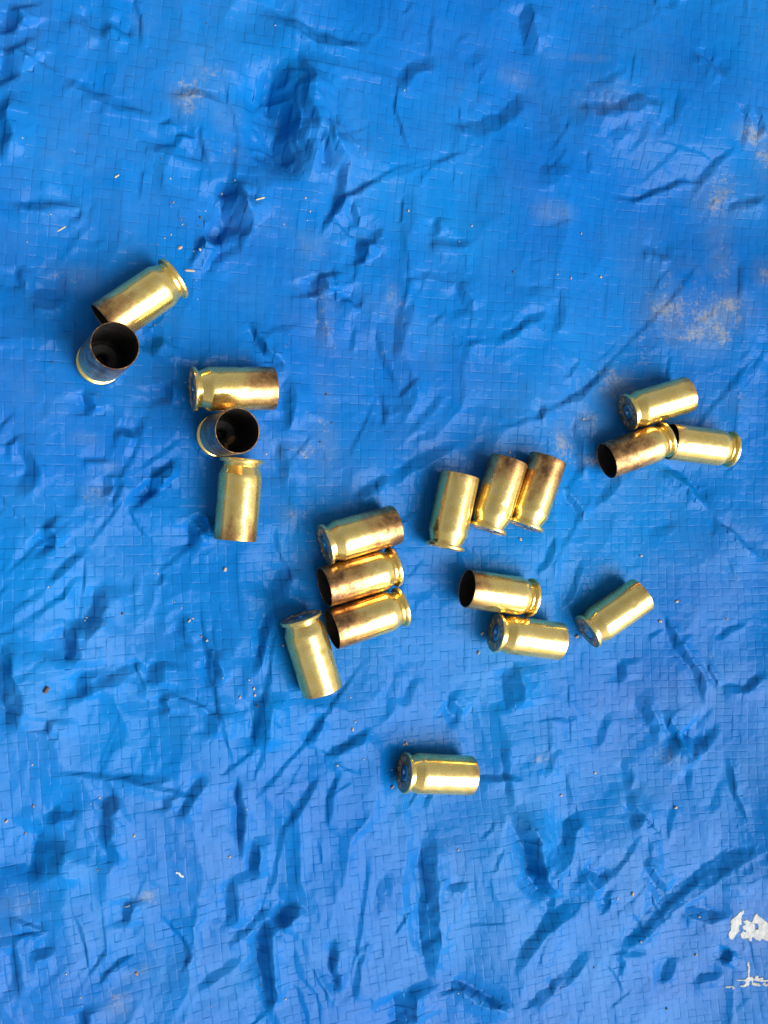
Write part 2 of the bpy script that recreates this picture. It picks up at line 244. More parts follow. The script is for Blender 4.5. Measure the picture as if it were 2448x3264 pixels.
def vnoise(x, y, seed):
    xi = np.floor(x).astype(np.int64); yi = np.floor(y).astype(np.int64)
    fx = x - xi; fy = y - yi
    fx = fx * fx * fx * (fx * (fx * 6 - 15) + 10); fy = fy * fy * fy * (fy * (fy * 6 - 15) + 10)

    def h(a, b):
        n = (a * 374761393 + b * 668265263 + seed * 974634777) & 0xffffffff
        n = ((n ^ (n >> 13)) * 1274126177) & 0xffffffff
        return ((n ^ (n >> 16)) & 0xffff) / 32767.5 - 1.0
    return (h(xi, yi) * (1 - fx) + h(xi + 1, yi) * fx) * (1 - fy) + (h(xi, yi + 1) * (1 - fx) + h(xi + 1, yi + 1) * fx) * fy


LX, LY = SUN_DIR.x, SUN_DIR.y


def small_folds():
    r = random.Random(11)
    out = []
    for i in range(210):
        x = r.uniform(-35, 290); y = r.uniform(-225, 200)
        a = math.radians(r.choice((90, 80, 60, 45, 20, 100)) + r.gauss(0, 18))
        L = r.uniform(3, 13)
        b = r.gauss(0, 0.35)
        p0 = (x, y); p1 = (x + L * math.cos(a), y + L * math.sin(a))
        p2 = (p1[0] + L * math.cos(a + b), p1[1] + L * math.sin(a + b))
        left = 1.0 if x < 110 else 0.75
        out.append(((p0, p1, p2), r.uniform(0.9, 3.2), r.uniform(0.12, 0.5) * left))
    return out


def thin_creases():
    r = random.Random(23)
    out = []
    for i in range(210):
        x = r.uniform(-35, 290); y = r.uniform(-225, 200)
        a = math.radians(r.choice((90, 85, 70, 55, 40, 15, 105, 130)) + r.gauss(0, 14))
        pts = [(x, y)]
        for k in range(r.randint(2, 4)):
            L = r.uniform(2.5, 8)
            pts.append((pts[-1][0] + L * math.cos(a), pts[-1][1] + L * math.sin(a)))
            a += r.gauss(0, 0.22)
        out.append((tuple(pts), r.uniform(0.45, 0.95), r.uniform(0.25, 0.75) * (1.0 if x < 120 else 0.7)))
    return out


ALL_FOLDS = FOLDS + small_folds() + thin_creases()


def folds(x, y):
    z = np.zeros_like(x)
    wob = vnoise(x / 4.3, y / 4.3, 5) * 0.6 + vnoise(x / 1.7, y / 1.7, 6) * 0.15
    wob2 = vnoise(x / 6.1, y / 6.1, 9)
    crk = vnoise(x / 2.6 + wob, y / 3.6, 19)
    for pts, w, slope in ALL_FOLDS:
        px = np.array([q[0] for q in pts]); py = np.array([q[1] for q in pts])
        reach = 2.6 * w + 2.5
        k = np.where((x > px.min() - reach) & (x < px.max() + reach) & (y > py.min() - reach) & (y < py.max() + reach))[0]
        if not len(k):
            continue
        X = x[k]; Y = y[k]
        best = np.full(len(k), 1e9); sd = np.zeros(len(k)); tt = np.zeros(len(k))
        seg = np.hypot(np.diff(px), np.diff(py)); tot = seg.sum(); acc = 0.0
        # one uphill side for the whole fold: the side towards the light
        dx, dy = px[-1] - px[0], py[-1] - py[0]
        side = 1.0 if (-dy * LX + dx * LY) > 0 else -1.0
        for i in range(len(seg)):
            ex, ey = (px[i + 1] - px[i]) / seg[i], (py[i + 1] - py[i]) / seg[i]
            s = np.clip((X - px[i]) * ex + (Y - py[i]) * ey, 0, seg[i])
            qx = X - px[i] - s * ex; qy = Y - py[i] - s * ey
            d = np.hypot(qx, qy)
            c = (-ey * (X - px[i]) + ex * (Y - py[i]))
            n = d < best
            best[n] = d[n]; sd[n] = (np.sign(c) * d)[n]; tt[n] = ((acc + s) / tot)[n]
            acc += seg[i]
        pl = abs((-dy * LX + dx * LY) / max(1e-6, math.hypot(dx, dy)))
        slope = slope * (0.92 if px[0] < 110 else 0.75) * (0.7 if w < 1.7 and tot > 15 else 1.0) / max(0.42, pl)           # folds running with the light have to stand steeper to show
        sd = sd * side + wob[k] * min(1.0, w / 2.5)
        taper = np.clip(np.minimum(tt, 1 - tt) / 0.3, 0, 1)
        taper = taper * taper * (3 - 2 * taper)
        hw = w * 0.5 * (0.45 + 0.55 * taper)
        hw = hw * (1 + 0.35 * wob2[k])
        g = np.clip(sd / hw, -1, 1)
        g = np.where(g < 0, g * (1 + 0.35 * (1 + g)), g)
        fall = np.clip(1 - (np.abs(sd) - hw) / (reach - hw), 0, 1)
        fall = fall * fall
        z[k] += 0.5 * slope * 1.5 * w * g * fall * taper
        if w > 2.4:                                    # broad folds are crinkled within
            z[k] += slope * 0.16 * w * (0.5 - np.abs(crk[k])) * fall * taper
    return z


def axis_of(e):
    x, y, yaw = e[0], e[1], math.radians(e[2])
    return x, y, math.cos(yaw), math.sin(yaw)


def relief_free(x, y):
    z = 0.0009 * np.clip(x - 120, 0, 190) ** 2          # the ground swells up towards the right
    z += vnoise(x / 70, y / 70, 1) * 1.6 + vnoise(x / 31, y / 31, 2) * 1.7
    wx = x + vnoise(x / 14, y / 14, 11) * 4; wy = y + vnoise(x / 14, y / 14, 12) * 4
    lively = 1.15 - 0.45 * np.clip((x - 60) / 120, 0, 1)
    z += (0.5 - np.abs(vnoise(wx / 17 + 3, wy / 27, 3))) * 1.2 * lively
    z += (0.5 - np.abs(vnoise((wx + 0.5 * wy) / 13, (wy - 0.5 * wx) / 21 + 7, 4))) * 0.5 * lively
    z += (0.5 - np.abs(vnoise(wx / 6.1, wy / 8.3 + 7, 14))) * 0.24 * lively
    z += (0.5 - np.abs(vnoise(wx / 3.3, wy / 4.4, 8))) * 0.13 * lively
    z += (0.5 - np.abs(vnoise((x + y) / 2.3, (y - x) / 2.9, 18))) * 0.05
    z += folds(x, y)
    return z


def footprint(e, n=21):
    x, y, cx, cy = axis_of(e)
    s = np.linspace(-L_CASE / 2, L_CASE / 2, n)
    return x + s * cx, y + s * cy


def pitch(e):
    return 0.0018 * max(0.0, e[0] - 120) * math.cos(math.radians(e[2]))


def rest_height(fx, fy, tilt=0):
    pts = [relief_free(fx + o, fy) - tilt for o in (-1.2, 0, 1.2)]
    return float(np.percentile(np.concatenate(pts), 55))


REST = [rest_height(*footprint(e), tilt=pitch(e) * np.linspace(-L_CASE / 2, L_CASE / 2, 21)) for e in LYING]
REST_UP = [rest_height(e[0] + np.linspace(-5, 5, 9), e[1] + np.zeros(9)) for e in STANDING]


def relief(x, y):
    """Tarp height in mm: folds, pressed flat and down where a case weighs on it."""
    z = relief_free(x, y)
    for e, h in zip(LYING, REST):
        cx, cy, ax, ay = axis_of(e)
        k = np.where((np.abs(x - cx) < 26) & (np.abs(y - cy) < 26))[0]
        if not len(k):
            continue
        s = (x[k] - cx) * ax + (y[k] - cy) * ay
        d = np.abs(-(x[k] - cx) * ay + (y[k] - cy) * ax)
        hs = h + pitch(e) * s
        out = np.hypot(np.clip(np.abs(s) - 11.4, 0, None), np.clip(d - 3.0, 0, None))
        wgt = np.clip(1 - out / 7.0, 0, 1) ** 2
        z[k] = z[k] * (1 - 0.8 * wgt) + (hs - 0.02) * 0.8 * wgt
        under = hs + R_CASE - np.sqrt(np.clip(R_CASE ** 2 - d * d, 0, None))
        hit = (np.abs(s) < 11.6) & (d < R_CASE)
        z[k] = np.where(hit, np.minimum(z[k], under - 0.02), z[k])
    for e, h in zip(STANDING, REST_UP):
        d = np.hypot(x - e[0], y - e[1])
        wgt = np.clip(1 - (d - 6.5) / 5, 0, 1)
        z = z * (1 - wgt) + np.minimum(z, h - 0.03) * wgt
        z = np.where(d < 7, h - 0.03, z)
    return z


# ------------------------------------------------------------------ materials
def new_mat(name):
    mt = bpy.data.materials.new(name)
    mt.use_nodes = True
    nt = mt.node_tree
    return mt, nt, nt.nodes['Principled BSDF']


def node(nt, kind, **kw):
    n = nt.nodes.new(kind)
    for k, v in kw.items():
        if k.startswith('_'):
            setattr(n, k[1:], v)
        else:
            n.inputs[k].default_value = v
    return n


def ramp(nt, fac, stops):
    r = nt.nodes.new('ShaderNodeValToRGB')
    el = r.color_ramp.elements
    while len(el) < len(stops):
        el.new(0.5)
    for e, (p, c) in zip(el, stops):
        e.position = p
        e.color = c if len(c) == 4 else (*c, 1)
    nt.links.new(fac, r.inputs[0])
    return r.outputs[0]


def math_node(nt, op, a, b=None, clamp=False):
    n = nt.nodes.new('ShaderNodeMath')
    n.operation = op
    n.use_clamp = clamp
    for i, v in enumerate((a, b)):
        if v is None:
            continue
        if isinstance(v, (int, float)):
            n.inputs[i].default_value = v
        else:
            nt.links.new(v, n.inputs[i])
    return n.outputs[0]


def mix_col(nt, fac, a, b):
    n = nt.nodes.new('ShaderNodeMix')
    n.data_type = 'RGBA'
    for s, v in ((n.inputs[0], fac), (n.inputs[6], a), (n.inputs[7], b)):
        if isinstance(v, (int, float)):
            s.default_value = v
        elif isinstance(v, tuple):
            s.default_value = (*v, 1)
        else:
            nt.links.new(v, s)
    return n.outputs[2]


def noise(nt, vec, scale, detail=4, rough=0.55, dist=0.0):
    n = node(nt, 'ShaderNodeTexNoise', Scale=scale, Detail=detail, Roughness=rough, Distortion=dist)
    nt.links.new(vec, n.inputs['Vector'])
    return n.outputs[0]


G3 = lambda v: (v, v, v)


def tarp_material():
    mt, nt, bs = new_mat('blue_tarp')
    geo = nt.nodes.new('ShaderNodeNewGeometry')
    pos = geo.outputs['Position']
    tint = node(nt, 'ShaderNodeAttribute', _attribute_name='tape_tint').outputs['Fac']
    dust = node(nt, 'ShaderNodeAttribute', _attribute_name='dust').outputs['Fac']
    seam = node(nt, 'ShaderNodeAttribute', _attribute_name='seam').outputs['Fac']
    base = ramp(nt, tint, [(0.0, (0.002, 0.098, 0.375)), (0.5, (0.002, 0.112, 0.41)), (1.0, (0.003, 0.128, 0.445))])
    fade = ramp(nt, noise(nt, pos, 9, 4, 0.6), [(0.40, G3(0)), (0.66, G3(1))])
    base = mix_col(nt, math_node(nt, 'MULTIPLY', fade, 0.8), base, (0.002, 0.172, 0.50))
    base = mix_col(nt, math_node(nt, 'MULTIPLY', seam, 0.6), base, (0.001, 0.030, 0.14))
    # fine dry dust: broad patches (attribute) broken up by grainy noise
    g1 = noise(nt, pos, 160, 5, 0.65)
    g2 = noise(nt, pos, 900, 4, 0.7)
    spk = math_node(nt, 'ADD', math_node(nt, 'MULTIPLY', g1, 0.55), math_node(nt, 'MULTIPLY', g2, 0.45))
    thr = math_node(nt, 'SUBTRACT', 0.66, math_node(nt, 'MULTIPLY', dust, 0.29))
    dm = math_node(nt, 'MULTIPLY', math_node(nt, 'SUBTRACT', spk, thr), 6.0, True)
    dm = math_node(nt, 'MULTIPLY', dm, 0.5, True)
    veil = math_node(nt, 'MULTIPLY', math_node(nt, 'MULTIPLY', dust, 0.6), ramp(nt, noise(nt, pos, 60, 5, 0.7), [(0.35, G3(0)), (0.7, G3(1))]), True)
    base = mix_col(nt, veil, base, (0.20, 0.23, 0.22))
    col = mix_col(nt, dm, base, (0.38, 0.34, 0.20))
    nt.links.new(col, bs.inputs['Base Color'])
    rg = ramp(nt, noise(nt, pos, 220, 4), [(0.3, G3(0.15)), (0.8, G3(0.30))])
    rg = math_node(nt, 'ADD', rg, math_node(nt, 'MULTIPLY', dm, 0.4), True)
    nt.links.new(rg, bs.inputs['Roughness'])
    bs.inputs['Specular IOR Level'].default_value = 0.08
    b1 = node(nt, 'ShaderNodeBump', Strength=0.25, Distance=0.0003)
    nt.links.new(noise(nt, pos, 600, 4, 0.6), b1.inputs['Height'])
    nt.links.new(b1.outputs[0], bs.inputs['Normal'])
    return mt


def brass_material():
    mt, nt, bs = new_mat('fired_brass')
    tc = nt.nodes.new('ShaderNodeTexCoord')
    obj = tc.outputs['Object']
    oi = nt.nodes.new('ShaderNodeObjectInfo')
    off = nt.nodes.new('ShaderNodeVectorMath'); off.operation = 'ADD'
    rv = nt.nodes.new('ShaderNodeCombineXYZ')
    nt.links.new(oi.outputs['Random'], rv.inputs[0]); nt.links.new(oi.outputs['Random'], rv.inputs[1])
    nt.links.new(obj, off.inputs[0]); nt.links.new(rv.outputs[0], off.inputs[1])
    p = off.outputs[0]
    sep = nt.nodes.new('ShaderNodeSeparateXYZ'); nt.links.new(obj, sep.inputs[0])
    z = sep.outputs[2]
    soot = node(nt, 'ShaderNodeAttribute', _attribute_name='soot', _attribute_type='OBJECT').outputs['Fac']
    nbig = noise(nt, p, 170, 3, 0.6, 0.4)
    nmid = noise(nt, p, 620, 5, 0.65)
    # soot creeps back from the mouth (z in metres, mouth at 0.0228)
    zr = node(nt, 'ShaderNodeMapRange', **{'From Min': 0.003, 'From Max': 0.0235})
    nt.links.new(z, zr.inputs[0])
    ax_st = nt.nodes.new('ShaderNodeMapping'); ax_st.inputs['Scale'].default_value = (1.0, 1.0, 0.16)
    nt.links.new(p, ax_st.inputs[0])
    streak = noise(nt, ax_st.outputs[0], 330, 3, 0.5)
    creep = math_node(nt, 'ADD', math_node(nt, 'MULTIPLY', zr.outputs[0], 0.95), math_node(nt, 'ADD', math_node(nt, 'MULTIPLY', nbig, 0.75), math_node(nt, 'MULTIPLY', streak, 0.45)))
    lim = math_node(nt, 'SUBTRACT', 1.70, math_node(nt, 'MULTIPLY', soot, 0.85))
    sm = math_node(nt, 'MULTIPLY', math_node(nt, 'SUBTRACT', creep, lim), 2.3, True)
    # worn bright patches where handling rubbed the stain off
    sm = math_node(nt, 'MULTIPLY', sm, ramp(nt, noise(nt, p, 260, 6, 0.7), [(0.42, G3(1)), (0.60, G3(0.45))]), True)
    # narrow burnt collar right at the mouth
    lip = node(nt, 'ShaderNodeMapRange', **{'From Min': 0.0196, 'From Max': 0.0228})
    nt.links.new(z, lip.inputs[0])
    lipm = math_node(nt, 'MULTIPLY', lip.outputs[0], math_node(nt, 'MULTIPLY', ramp(nt, nmid, [(0.38, G3(0)), (0.58, G3(1))]), math_node(nt, 'ADD', math_node(nt, 'MULTIPLY', soot, 0.8), 0.3)), True)
    sm = math_node(nt, 'MAXIMUM', sm, lipm)
    brass = ramp(nt, noise(nt, p, 300, 4), [(0.3, (0.92, 0.66, 0.19)), (0.7, (0.99, 0.78, 0.30))])
    stain = ramp(nt, sm, [(0.0, (0.86, 0.60, 0.22)), (0.35, (0.70, 0.42, 0.15)), (0.7, (0.42, 0.225, 0.085)), (1.0, (0.17, 0.095, 0.05))])
    col = mix_col(nt, ramp(nt, sm, [(0.0, G3(0)), (0.22, G3(1))]), brass, stain)
    # dark pin specks and handling smudges
    spk = ramp(nt, noise(nt, p, 2600, 2), [(0.70, G3(0)), (0.76, G3(1))])
    col = mix_col(nt, math_node(nt, 'MULTIPLY', spk, 0.5), col, (0.12, 0.07, 0.03))
    nt.links.new(col, bs.inputs['Base Color'])
    bs.inputs['Metallic'].default_value = 0.88
    rg = ramp(nt, noise(nt, p, 500, 5, 0.7), [(0.35, G3(0.10)), (0.7, G3(0.27))])
    rg = math_node(nt, 'ADD', rg, math_node(nt, 'MULTIPLY', sm, 0.20), True)
    nt.links.new(rg, bs.inputs['Roughness'])
    # drawing rings and light scratches
    st = nt.nodes.new('ShaderNodeMapping'); st.inputs['Scale'].default_value = (0.12, 0.12, 1.0)
    nt.links.new(p, st.inputs[0])
    rings = noise(nt, st.outputs[0], 2600, 3, 0.6)
    sc = nt.nodes.new('ShaderNodeMapping'); sc.inputs['Scale'].default_value = (1.0, 0.06, 0.25); sc.inputs['Rotation'].default_value = (0.5, 0.2, 0.6)
    nt.links.new(p, sc.inputs[0])
    scr = ramp(nt, noise(nt, sc.outputs[0], 5200, 2, 0.5), [(0.63, G3(0)), (0.68, G3(1))])
    rg2 = math_node(nt, 'ADD', rg, math_node(nt, 'MULTIPLY', scr, 0.10), True)
    nt.links.new(rg2, bs.inputs['Roughness'])
    h = math_node(nt, 'ADD', math_node(nt, 'MULTIPLY', rings, 0.5), noise(nt, p, 330, 4, 0.6))
    b = node(nt, 'ShaderNodeBump', Strength=0.10, Distance=0.0003)
    nt.links.new(h, b.inputs['Height'])
    nt.links.new(b.outputs[0], bs.inputs['Normal'])
    return mt


def interior_material():
    mt, nt, bs = new_mat('sooty_interior')
    tc = nt.nodes.new('ShaderNodeTexCoord')
    n = noise(nt, tc.outputs['Object'], 400, 5)
    nt.links.new(ramp(nt, n, [(0.35, (0.012, 0.011, 0.011)), (0.62, (0.035, 0.030, 0.027)), (0.8, (0.10, 0.06, 0.035))]), bs.inputs['Base Color'])
    bs.inputs['Metallic'].default_value = 0.3
    bs.inputs['Roughness'].default_value = 0.55
    return mt


def head_material():
    mt, nt, bs = new_mat('brass_head_shaded')  # darker than the body: the tarp's dull reflection is put into the colour
    tc = nt.nodes.new('ShaderNodeTexCoord')
    n = noise(nt, tc.outputs['Object'], 500, 5)
    nt.links.new(ramp(nt, n, [(0.35, (0.26, 0.21, 0.14)), (0.7, (0.42, 0.33, 0.20))]), bs.inputs['Base Color'])
    bs.inputs['Metallic'].default_value = 0.75
    nt.links.new(ramp(nt, noise(nt, tc.outputs['Object'], 1500, 3), [(0.3, G3(0.28)), (0.7, G3(0.42))]), bs.inputs['Roughness'])
    b = node(nt, 'ShaderNodeBump', Strength=0.12, Distance=0.0002)
    nt.links.new(noise(nt, tc.outputs['Object'], 900, 4), b.inputs['Height'])
    nt.links.new(b.outputs[0], bs.inputs['Normal'])
    return mt


def plain_material(name, c0, c1, scale, rough=0.8, metal=0.0):
    mt, nt, bs = new_mat(name)
    tc = nt.nodes.new('ShaderNodeTexCoord')
    nt.links.new(ramp(nt, noise(nt, tc.outputs['Object'], scale, 4), [(0.3, c0), (0.7, c1)]), bs.inputs['Base Color'])
    bs.inputs['Roughness'].default_value = rough
    bs.inputs['Metallic'].default_value = metal
    return mt


M_TARP = tarp_material()
M_BRASS = brass_material()
M_IN = interior_material()
M_HEAD = head_material()
M_PRIMER = plain_material('nickel_primer', (0.48, 0.47, 0.46), (0.62, 0.61, 0.59), 900, 0.22, 1.0)
M_STAMP = plain_material('stamped_brass_glint', (0.60, 0.38, 0.22), (0.80, 0.56, 0.34), 3000, 0.4, 0.45)  # letters lighter than the face: sky glints put into the base colour
M_PAINT = plain_material('dried_white_paint', (0.26, 0.30, 0.34), (0.44, 0.45, 0.43), 500, 0.5)
M_RUST = plain_material('rust_flake', (0.34, 0.15, 0.05), (0.62, 0.34, 0.15), 2500, 0.8)
M_STRAW = plain_material('dry_straw', (0.48, 0.40, 0.17), (0.70, 0.62, 0.34), 1500, 0.7)
M_BARK = plain_material('grey_chip', (0.30, 0.24, 0.19), (0.55, 0.48, 0.40), 1800, 0.85)
M_FLUFF = plain_material('white_chip', (0.40, 0.46, 0.50), (0.55, 0.58, 0.60), 1500, 0.7)
M_SEED = plain_material('brown_seed', (0.05, 0.025, 0.012), (0.16, 0.085, 0.035), 2200, 0.6)
M_GRAIN = {
    'p': plain_material('pale_grain', (0.30, 0.26, 0.20), (0.47, 0.43, 0.36), 1800, 0.7),
    't': plain_material('tan_grain', (0.34, 0.25, 0.16), (0.58, 0.46, 0.32), 1800, 0.8),
    'b': plain_material('brown_grain', (0.20, 0.10, 0.05), (0.38, 0.21, 0.11), 1800, 0.85),
    'd': plain_material('dark_grain', (0.03, 0.025, 0.02), (0.10, 0.08, 0.06), 1800, 0.85),
    'g': plain_material('grey_grain', (0.25, 0.23, 0.21), (0.45, 0.41, 0.36), 1800, 0.85),
}


def tag(o, label=None, cat=None, group=None, kind=None):
    for k, v in (('label', label), ('category', cat), ('group', group), ('kind', kind)):
        if v:
            o[k] = v
    return o


# ------------------------------------------------------------------ the tarp sheet
def build_tarp():
    fr = np.array([0.0, 0.035, 0.16, 0.34, 0.5, 0.66, 0.84, 0.965])
    # tape edges: tapes widen a little towards the right and the far end, each slightly uneven
    xe = [-32.0]
    while xe[-1] < 282:
        xe.append(xe[-1] + (2.55 + 0.35 * max(0, xe[-1]) / 250) * (1 + rng.uniform(-0.05, 0.05)))
    ye = [-212.0]
    while ye[-1] < 192:
        ye.append(ye[-1] + (2.62 + 0.0014 * (ye[-1] + 60)) * (1 + rng.uniform(-0.04, 0.04)))
    nx, ny = len(xe) - 1, len(ye) - 1

    def lines(e):
        c = []; f = []; v = []
        for i in range(len(e) - 1):
            for t in fr:
                v.append(e[i] + t * (e[i + 1] - e[i])); c.append(i); f.append(t)
        lo = [e[0] - d for d in (900, 620, 420, 280, 190, 130, 90, 62, 43, 30, 21, 14, 9, 5, 2)]
        hi = [e[-1] + d for d in (2, 5, 9, 14, 21, 30, 43, 62, 90, 130, 190, 280, 420, 620, 900)]
        v = lo + v + hi; c = [-1] * len(lo) + c + [-1] * len(hi); f = [0.5] * len(lo) + f + [0.5] * len(hi)
        return np.array(v), np.array(c), np.array(f)
    U, CU, FU = lines(xe)
    V, CV, FV = lines(ye)
    u, v = np.meshgrid(U, V)
    cu, cv = np.meshgrid(CU, CV)
    fu, fv = np.meshgrid(FU, FV)
    shp = u.shape
    u, v, cu, cv, fu, fv = (a.ravel() for a in (u, v, cu, cv, fu, fv))
    inside = (cu >= 0) & (cv >= 0)
    # the cloth is pulled slightly: the lengthwise tapes bow
    yb = np.clip(v, -230, 210)
    x = u + 4.4e-4 * (yb + 13) ** 2 - 3.0 + vnoise(u / 60, v / 60, 21) * 1.2
    y = v + vnoise(u / 60, v / 60, 22) * 1.2
    cell_r = rng.uniform(-1, 1, (nx + 2, ny + 2, 5))
    R = cell_r[cu, cv]
    z = relief(x, y)
    # every tape crossing is a stiff little flat: blend the drape with its own plane
    gx, gy = u * 0, v * 0
    xc = np.array([(xe[i] + xe[i + 1]) / 2 for i in range(nx)]); yc = np.array([(ye[i] + ye[i + 1]) / 2 for i in range(ny)])
    UC, VC = (a.ravel() for a in np.meshgrid(xc, yc))
    YB = np.clip(VC, -230, 210)
    XC = UC + 4.4e-4 * (YB + 13) ** 2 - 3.0 + vnoise(UC / 60, VC / 60, 21) * 1.2
    YC = VC + vnoise(UC / 60, VC / 60, 22) * 1.2
    Z0 = relief(XC.copy(), YC.copy())
    e = 0.8
    ZX = (relief(XC + e, YC) - relief(XC - e, YC)) / (2 * e); ZY = (relief(XC, YC + e) - relief(XC, YC - e)) / (2 * e)
    ci = np.clip(cv, 0, ny - 1) * nx + np.clip(cu, 0, nx - 1)
    flat = Z0[ci] + ZX[ci] * (x - XC[ci]) + ZY[ci] * (y - YC[ci])
    stiff = 0.22 * inside
    z = z * (1 - stiff) + flat * stiff
    # weave: each visible crossing is a small pillow that dives under its neighbours at two ends
    a = 0.016
    par = (cu + cv) % 2
    end = np.where(par == 0, fv, fu); acr = np.where(par == 0, fu, fv)
    wv = a * (np.cos((end - 0.5) * math.pi * 0.9)) + 0.012 * np.cos((acr - 0.5) * math.pi)
    wv += (fu - 0.5) * R[:, 0] * 0.032 + (fv - 0.5) * R[:, 1] * 0.032 + R[:, 2] * 0.006
    # seams: a narrow slit along the left and lower edge of a cell, not equally open everywhere
    open_u = np.clip(0.5 + 0.55 * R[:, 3], 0, 1); open_v = np.clip(0.4 + 0.55 * R[:, 4], 0, 1)
    su = (fu == 0.0) * open_u; sv = (fv == 0.0) * open_v
    seam = np.maximum(su, sv) * inside
    z = z + np.where(inside, wv - 0.05 * seam, 0.03)
    dust = np.full(len(x), 0.10)
    for dx, dy, rx, ry, s in DUST:
        dust = np.maximum(dust, s * np.exp(-(((x - dx) / rx) ** 2 + ((y - dy) / ry) ** 2) * 0.5))
    dust = np.clip(dust + 0.10 * vnoise(x / 24, y / 24, 31), 0, 1)
    tint = np.clip(0.5 + 0.10 * R[:, 2] + 0.2 * vnoise(u / 30, v / 7, 33), 0, 1)
    co = np.stack([x, y, z], 1) * MM
    h, wd = shp
    idx = np.arange(h * wd).reshape(h, wd)
    quads = np.stack([idx[:-1, :-1], idx[:-1, 1:], idx[1:, 1:], idx[1:, :-1]], -1).reshape(-1, 4)
    me = bpy.data.meshes.new('tarp')
    me.vertices.add(len(co)); me.vertices.foreach_set('co', co.astype(np.float32).ravel())
    me.loops.add(quads.size); me.loops.foreach_set('vertex_index', quads.astype(np.int32).ravel())
    me.polygons.add(len(quads))
    me.polygons.foreach_set('loop_start', np.arange(0, quads.size, 4, dtype=np.int32))
    me.polygons.foreach_set('loop_total', np.full(len(quads), 4, dtype=np.int32))
    me.polygons.foreach_set('use_smooth', np.ones(len(quads), dtype=bool))
    me.update(calc_edges=True)
    for nm, arr in (('dust', dust), ('tape_tint', tint), ('seam', seam)):
        at = me.attributes.new(nm, 'FLOAT', 'POINT')
        at.data.foreach_set('value', arr.astype(np.float32))
    me.materials.append(M_TARP)
    o = bpy.data.objects.new('tarp', me)
    COL.objects.link(o)
    tag(o, 'crumpled blue woven plastic tarp spread under all the cases', None, None, 'structure')
    return o


build_tarp()


# ------------------------------------------------------------------ cartridge cases
def lathe(profile, seg=64, mats=None, wobble=None):
    """profile: (r, z) in mm with optional material index per span."""
    vs, fs, mi = [], [], []
    ang = [2 * math.pi * i / seg for i in range(seg)]
    rings = []
    for r, z in profile:
        if r < 1e-6:
            vs.append((0, 0, z * MM)); rings.append([len(vs) - 1])
        else:
            st = len(vs)
            for t in ang:
                rr = r + (wobble(t, z) if wobble else 0)
                vs.append((rr * math.cos(t) * MM, rr * math.sin(t) * MM, z * MM))
            rings.append(list(range(st, st + seg)))
    for k in range(len(rings) - 1):
        A, B = rings[k], rings[k + 1]
        for i in range(seg):
            j = (i + 1) % seg
            if len(A) == 1 and len(B) == 1:
                continue
            if len(A) == 1:
                f = (A[0], B[j], B[i])
            elif len(B) == 1:
                f = (A[i], A[j], B[0])
            else:
                f = (A[i], A[j], B[j], B[i])
            fs.append(f); mi.append(mats[k] if mats else 0)
    return vs, fs, mi


def mesh_from(name, vs, fs, mi, materials, sharp=30):
    me = bpy.data.meshes.new(name)
    me.from_pydata(vs, [], fs)
    for mt in materials:
        me.materials.append(mt)
    for p, k in zip(me.polygons, mi):
        p.material_index = k
        p.use_smooth = True
    me.update()
    me.set_sharp_from_angle(angle=math.radians(sharp))
    return me


def body_mesh(seed):
    r = random.Random(seed)
    ph, ph2, am = r.uniform(0, 6.3), r.uniform(0, 6.3), r.uniform(0.02, 0.06)

    dents = [(r.uniform(0, 6.28), r.uniform(7, 21), r.uniform(0.7, 2.2), r.uniform(0.6, 1.6), r.uniform(0.05, 0.16)) for _ in range(7)]
    nick = r.uniform(0.01, 0.03)

    def wob(t, z):                                  # fired cases are never quite round at the mouth
        k = max(0, (z - 8) / 15) ** 2
        d = 0.0
        for t0, z0, rt, rz, dep in dents:
            dt = (t - t0 + math.pi) % (2 * math.pi) - math.pi
            d -= dep * math.exp(-((dt * 6 / rt) ** 2 + ((z - z0) / rz) ** 2))
        if 22.3 < z < 22.85:
            d += nick * math.cos(7 * t + ph) * math.cos(4 * t + ph2)
        return d + am * k * math.cos(2 * t + ph) + 0.02 * k * math.cos(3 * t + ph2)
    prof = [(5.02, 1.25), (5.02, 2.05), (5.10, 2.18), (5.92, 4.30), (6.02, 4.52), *[(6.06 - 0.0036 * max(0, q - 6), q) for q in np.arange(5.4, 21.6, 0.6)], (5.985, 22.4), (5.95, 22.72), (5.87, 22.8), (5.74, 22.8), (5.68, 22.70), (5.66, 21.5), (5.62, 17.0), (5.5, 12.0), (5.2, 8.0), (4.7, 6.0), (3.8, 5.2),
            (1.9, 5.0), (1.45, 4.75), (1.15, 4.2), (1.1, 1.3), (0, 1.3)]
    lipk = [k for k, q in enumerate(prof) if q[0] == 5.68][0]
    mats = [0] * lipk + [1] * (len(prof) - 1 - lipk)
    vs, fs, mi = lathe(prof, 72, mats, wob)
    return mesh_from('case_body', vs, fs, mi, [M_BRASS, M_IN], 22)


def rim_mesh():
    prof = [(2.75, 0.45), (2.75, 0.12), (2.85, 0.0), (5.72, 0.0), (5.92, 0.06), (6.05, 0.22), (6.08, 0.45), (6.06, 0.88), (5.95, 1.05), (5.0, 1.30)]
    vs, fs, mi = lathe(prof, 72, [0, 0, 0, 1, 1, 1, 1, 1, 1])
    return mesh_from('case_rim', vs, fs, mi, [M_HEAD, M_BRASS], 28)


def primer_mesh():
    prof = [(0, 0.62), (0.35, 0.58), (0.62, 0.40), (0.85, 0.18), (1.05, 0.12), (2.2, 0.10), (2.45, 0.16), (2.60, 0.34), (2.60, 0.60)]
    vs, fs, mi = lathe(prof, 40)
    return mesh_from('primer', vs, fs, mi, [M_PRIMER], 50)


